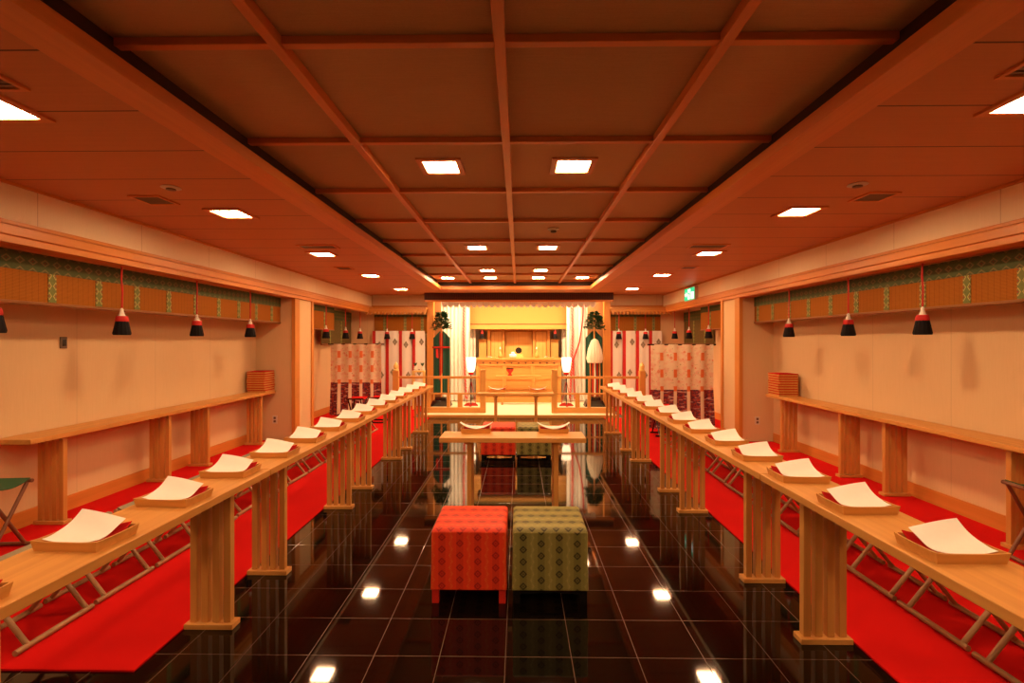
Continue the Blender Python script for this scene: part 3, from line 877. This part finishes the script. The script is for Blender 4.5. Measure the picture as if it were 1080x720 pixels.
for x, w in ((-.42, 'left'), (.41, 'right')):
    t = thing('sake_bottle', 'slim pale gold bottle at %s on the altar counter' % w, 'bottle', (x, 11.22, top), 0, 'altar bottles')
    MB().lathe([(.035, 0), (.052, .03), (.055, .07), (.03, .12), (.014, .16), (.014, .19), (.019, .20)], n=18).build('bottle_body', hinoki_z, t)
    MB().lathe([(.012, .2), (.02, .22), (.004, .26)], n=12).build('stopper', paper, t)
for x0, x1, w in ((-.84, -.42, 'left'), (.54, .84, 'right')):
    t = thing('offering_tray', 'low white paper-covered offering tray at %s on the altar counter' % w, 'tray', ((x0 + x1) / 2, 11.16, top), 0, 'altar offering trays')
    MB().box(-.11, .11, -.07, .07, .0, .02).build('tray_base', hinoki_x, t, .003)
    MB().sheet(lambda u, v: ((u - .5) * .2, (v - .5) * .13, .024 + .012 * math.sin(6 * u)), 10, 3, (0, 0, .003)).build('paper_cover', paper, t)
# inner shrine
t = thing('altar_shrine', 'golden wooden inner shrine with open doors behind the altar counter', 'shrine', (0, 11.80, PF))
MB().box(-1.02, 1.02, .0, .75, 0, .98).build('base', hinoki_x, t, .004)
MB().box(-.78, .78, .50, .54, .981, 1.66).build('back_panel', trim_z, t)
dk = wood('shrine gold wood', (.66, .36, .10), (.78, .46, .14), 'z', .4)
for s in (-1, 1):
    MB().box(min(s * .34, s * .40), max(s * .34, s * .40), .05, .12, .981, 1.66).build('pillar', hinoki_z, t, .004)
    MB().box(min(s * .68, s * .76), max(s * .68, s * .76), .05, .12, .981, 1.66).build('pillar', hinoki_z, t, .004)
    d = MB().box(min(s * .41, s * .67), max(s * .41, s * .67), .10, .13, .981, 1.62).build('door_panel', dk, t, .003)
    MB().box(min(s * .49, s * .50), max(s * .49, s * .50), .090, .0995, 1.0, 1.60).box(min(s * .58, s * .59), max(s * .58, s * .59), .090, .0995, 1.0, 1.60).build('rail', hinoki_z, d)
    w = MB().box(min(s * .78, s * .97), max(s * .78, s * .97), .12, .40, .981, 1.40).build('wing_cabinet', dk, t, .003)
    MB().box(min(s * .765, s * .995), max(s * .765, s * .995), .09, .42, 1.401, 1.435).build('cornice', hinoki_x, w, .003)
MB().box(-.33, .33, .22, .25, .981, 1.62).build('inner_door', dk, t)
MB().box(-.004, .004, .21, .2195, 1.0, 1.60).build('door_seam', trim_z, t)
MB().box(-.86, .86, .0, .20, 1.661, 1.71).build('lintel', hinoki_x, t, .004)
b = MB()
for k in range(34):
    x = -.79 + 1.58 * k / 33
    b.box(x - .012, x + .012, .0, .04, 1.635, 1.6605)
b.build('dentils', trim_z, t)
MB().prism([(-.2, 1.711), (.75, 1.711), (.75, 1.98), (.55, 1.98)], 'x', -1.0, 1.0).build('roof', hinoki_x, t)
# golden blind hanging over the shrine
t = blind('golden bamboo blind raised above the inner shrine', 'y', -1, 11.52, -1.22, 1.22, 1.84, 2.40, [], blind_gold, .06)
MB().box(-.05, 2.49, -.05, .02, 1.72, 1.822).build('lower_rail', hinoki_x, t, .004)
for x, w in ((-.86, 'left'), (.86, 'right')):
    t = thing('hanging_altar_tassel', 'dark red tassel hanging at %s below the golden blind' % w, 'tassel', (x, 11.48, 1.70), 0, 'altar tassels')
    MB().lathe([(.008, 0), (.012, -.03), (.03, -.04), (.035, -.09), (.02, -.09)], n=14).build('cap', lacquer_red, t)
    MB().lathe([(.034, -.088), (.044, -.19), (.01, -.19)], n=18, ridge=.08).build('fringe', black_thread, t)
# small stand behind the left railing
t = thing('flower_stand', 'small gold stand with two leafy vases behind the left railing', 'stand', (-2.10, 10.25, CZ))
MB().box(-.13, .13, -.09, .09, .78, .81).build('top', gold, t, .003)
for s in (-1, 1):
    for q in (-1, 1):
        MB().box(s * .11 - .012, s * .11 + .012, q * .07 - .012, q * .07 + .012, 0, .779).build('leg', gold, t)
    v = MB().lathe([(.025, .811), (.04, .84), (.03, .88), (.034, .90), (.01, .895)], (s * .075, 0, 0), 12).build('vase', ceramic, t)
    c = MB()
    for k in range(14):
        a = k * 2.4; d = Vector((math.cos(a) * .5, math.sin(a) * .5, 1)).normalized(); q = d.orthogonal().normalized(); p = Vector((s * .075, 0, .896))
        c.add([p, p + d * .05 + q * .012, p + d * .09, p + d * .05 - q * .012, p + d * .05 + d.cross(q) * .004], [(0, 1, 2), (0, 2, 3), (0, 4, 1), (1, 4, 2), (2, 4, 3), (3, 4, 0)])
    c.build('sprig', leaf_green, v)

# ------------------------------------------------------------------ ceiling lights, vents, detectors
lt0 = None
def downlight(x, y, z, label, group, size=.205):
    global lt0
    if lt0 is None:
        t = thing('ceiling_downlight', label, 'ceiling light', (x, y, z), 0, group)
        o, i = .145, size / 2 + .006
        b = MB()
        for q in range(4):
            c, s_ = (1, 0, -1, 0)[q], (0, 1, 0, -1)[q]
            R = lambda px, py: (px * c - py * s_, px * s_ + py * c)
            pts = [R(-o, -o), R(o, -o), R(i, -i), R(-i, -i)]
            b.prism(pts, 'z', -.012, -.0005)
        b.build('frame', beam_x, t)
        MB().box(-size / 2, size / 2, -size / 2, size / 2, -.006, -.001).build('diffuser', lamp_m, t)
        lt0 = t; return t
    return dup(lt0, (x, y, z), 0, label, group)
for y, w in ((.45, 'pair overhead'), (3.25, 'nearest pair in view'), (6.06, 'second pair'), (8.0, 'third pair'), (8.92, 'row before the altar')):
    for x, s in ((-.515, 'left'), (.36, 'right')):
        downlight(x, y, HC, 'square downlight in coffered ceiling middle, %s, %s of the centre beam' % (w, s), 'coffer downlights')
for x, s in ((-1.30, 'left'), (1.16, 'right')):
    downlight(x, 8.92, HC, 'square downlight in outer coffer, far %s corner before the altar' % s, 'coffer downlights')
for x, s in ((-2.28, 'left'), (2.19, 'right')):
    for k, y in enumerate((.30, 2.08, 3.85, 5.65, 7.5, 9.45)):
        downlight(x, y, HS, 'square downlight in the %s side ceiling, %s' % (s, 'above the viewer' if k == 0 else ORD[k - 1] + ' from the near end'), 'side downlights')
def vent(x, y, w, d, n, label):
    t = thing('ceiling_vent', label, 'vent', (x, y, HS), 0, 'ceiling vents')
    b = MB(); b.box(-w / 2, w / 2, -d / 2, -d / 2 + .02, -.010, -.0005).box(-w / 2, w / 2, d / 2 - .02, d / 2, -.010, -.0005)
    b.box(-w / 2, -w / 2 + .02, -d / 2 + .02, d / 2 - .02, -.010, -.0005).box(w / 2 - .02, w / 2, -d / 2 + .02, d / 2 - .02, -.010, -.0005)
    b.build('frame', beam_x, t)
    b = MB()
    for k in range(n):
        y0 = -d / 2 + .022 + (d - .044) * k / n
        b.box(-w / 2 + .02, w / 2 - .02, y0, y0 + (d - .044) / n * .6, -.008, -.002)
    b.build('louvre', grey_metal, t)
    MB().box(-w / 2 + .02, w / 2 - .02, -d / 2 + .02, d / 2 - .02, -.0016, -.0004).build('backing', plain('vent shadow box', (.05, .03, .02), .8) if 'vent shadow box' not in bpy.data.materials else bpy.data.materials['vent shadow box'], t)
vent(-2.20, 1.84, .45, .22, 6, 'louvred vent beside the nearest left side downlight')
vent(2.06, 1.80, .45, .22, 6, 'louvred vent beside the nearest right side downlight')
vent(-2.62, 3.48, .22, .22, 8, 'square dark vent before the second left side downlight in view')
vent(2.50, 3.47, .22, .22, 8, 'square dark vent before the second right side downlight in view')
vent(-2.15, 5.22, .40, .20, 6, 'long louvred vent near the third left side downlight in view')
vent(2.02, 5.24, .40, .20, 6, 'long louvred vent near the third right side downlight in view')
vent(-2.42, 6.75, .22, .22, 8, 'square dark vent before the pillar in the left side ceiling')
vent(2.34, 6.75, .22, .22, 8, 'square dark vent before the pillar in the right side ceiling')
def detector(x, y, z, label, k=1.0):
    t = thing('smoke_detector', label, 'detector', (x, y, z), 0, 'ceiling detectors')
    MB().lathe([(.055, -.0005), (.06, -.012 * k), (.045, -.022 * k), (.03, -.024 * k)], n=22).build('housing', plastic_white, t)
    MB().lathe([(.028, -.0242 * k), (.03, -.040 * k), (.018, -.046 * k), (.002, -.047 * k)], n=18).build('sensor_head', grey_metal, t)
detector(.36, 5.06, HC, 'round smoke detector in the coffered ceiling right of centre beam')
detector(-2.30, 3.20, HS, 'round detector beside the square vent in left side ceiling', .45)
detector(2.20, 3.20, HS, 'round detector beside the square vent in right side ceiling', .45)

# ------------------------------------------------------------------ exit sign and wall fittings
t = thing('exit_sign', 'lit green exit sign with running figure on right frieze', 'sign', (XR - .02, 8.92, 2.29))
MB().box(-.045, .019, -.27, .27, -.12, .12).build('housing', plastic_white, t, .004)
MB().box(-.0485, -.0455, -.255, .255, -.108, .108).build('green_panel', exit_green, t)
def xp(pts, y0=-.0515): return MB().prism(pts, 'x', y0, y0 + .0028)
b = xp([(-.06, -.09), (.075, -.09), (.075, .09), (-.06, .09)])
b.build('doorway_pictogram', exit_white, t)
r = MB()
r.prism([(.03 + .017 * math.cos(a * PI / 6), .055 + .017 * math.sin(a * PI / 6)) for a in range(12)], 'x', -.0545, -.0517)
r.prism([(.02, .035), (-.015, .02), (-.03, -.02), (-.005, -.03), (.035, .02)], 'x', -.0545, -.0517)
r.prism([(-.028, -.015), (-.005, -.03), (.03, -.05), (.022, -.062), (-.02, -.04)], 'x', -.0545, -.0517)
r.prism([(-.03, -.015), (-.045, -.05), (-.055, -.085), (-.042, -.088), (-.018, -.035)], 'x', -.0545, -.0517)
r.prism([(.015, .03), (.05, .0), (.06, .008), (.025, .04)], 'x', -.0545, -.0517)
r.prism([(-.012, .022), (-.045, .01), (-.05, -.018), (-.04, -.02), (-.032, .0), (-.005, .005)], 'x', -.0545, -.0517)
r.build('running_figure', exit_green, t)
xp([(.11, 0), (.16, .05), (.16, .02), (.23, .02), (.23, -.02), (.16, -.02), (.16, -.05)]).build('arrow', exit_white, t)
xp([(-.23, -.095), (-.10, -.095), (-.10, .03), (-.23, .03)]).build('white_field', exit_white, t)
t = thing('wall_switch', 'small dark switch plate on left recess wall above the table', 'switch', (AL, 4.03, 1.42))
MB().box(.0005, .012, -.03, .03, -.048, .048).build('plate', grey_metal, t, .003)
MB().box(.0125, .018, -.016, .016, -.028, .028).build('rocker', lacquer, t, .002)
for x, s, w in ((XL - .28, -1, 'left'), (XR + .24, -1, 'right')):
    t = thing('wall_outlet', 'white outlet plate low beside the %s pillar' % w, 'outlet', (x, P0, .30), 0, 'wall outlets')
    MB().box(-.035, .035, -.010, -.0005, -.058, .058).build('plate', plastic_white, t, .002)
    MB().box(-.016, .016, -.013, -.0105, -.04, -.008).box(-.016, .016, -.013, -.0105, .008, .04).build('socket', grey_metal, t)

# ------------------------------------------------------------------ hidden altar lights of the room (behind the pelmet)
def area(name, loc, rot, sx, sy, e, col):
    l = bpy.data.lights.new(name, 'AREA'); l.shape = 'RECTANGLE'; l.size = sx; l.size_y = sy; l.energy = e; l.color = col
    o = bpy.data.objects.new(name, l); C.objects.link(o); o.location = loc; o.rotation_euler = rot
    return o
area('altar_strip_light', (0, 10.50, 2.42), (math.radians(20), 0, 0), 3.2, .10, 125, (1.0, .64, .33))
w = bpy.data.worlds.new('world'); sc.world = w; w.use_nodes = True
w.node_tree.nodes['Background'].inputs[0].default_value = (.02, .01, .005, 1)
w.node_tree.nodes['Background'].inputs[1].default_value = 1.0
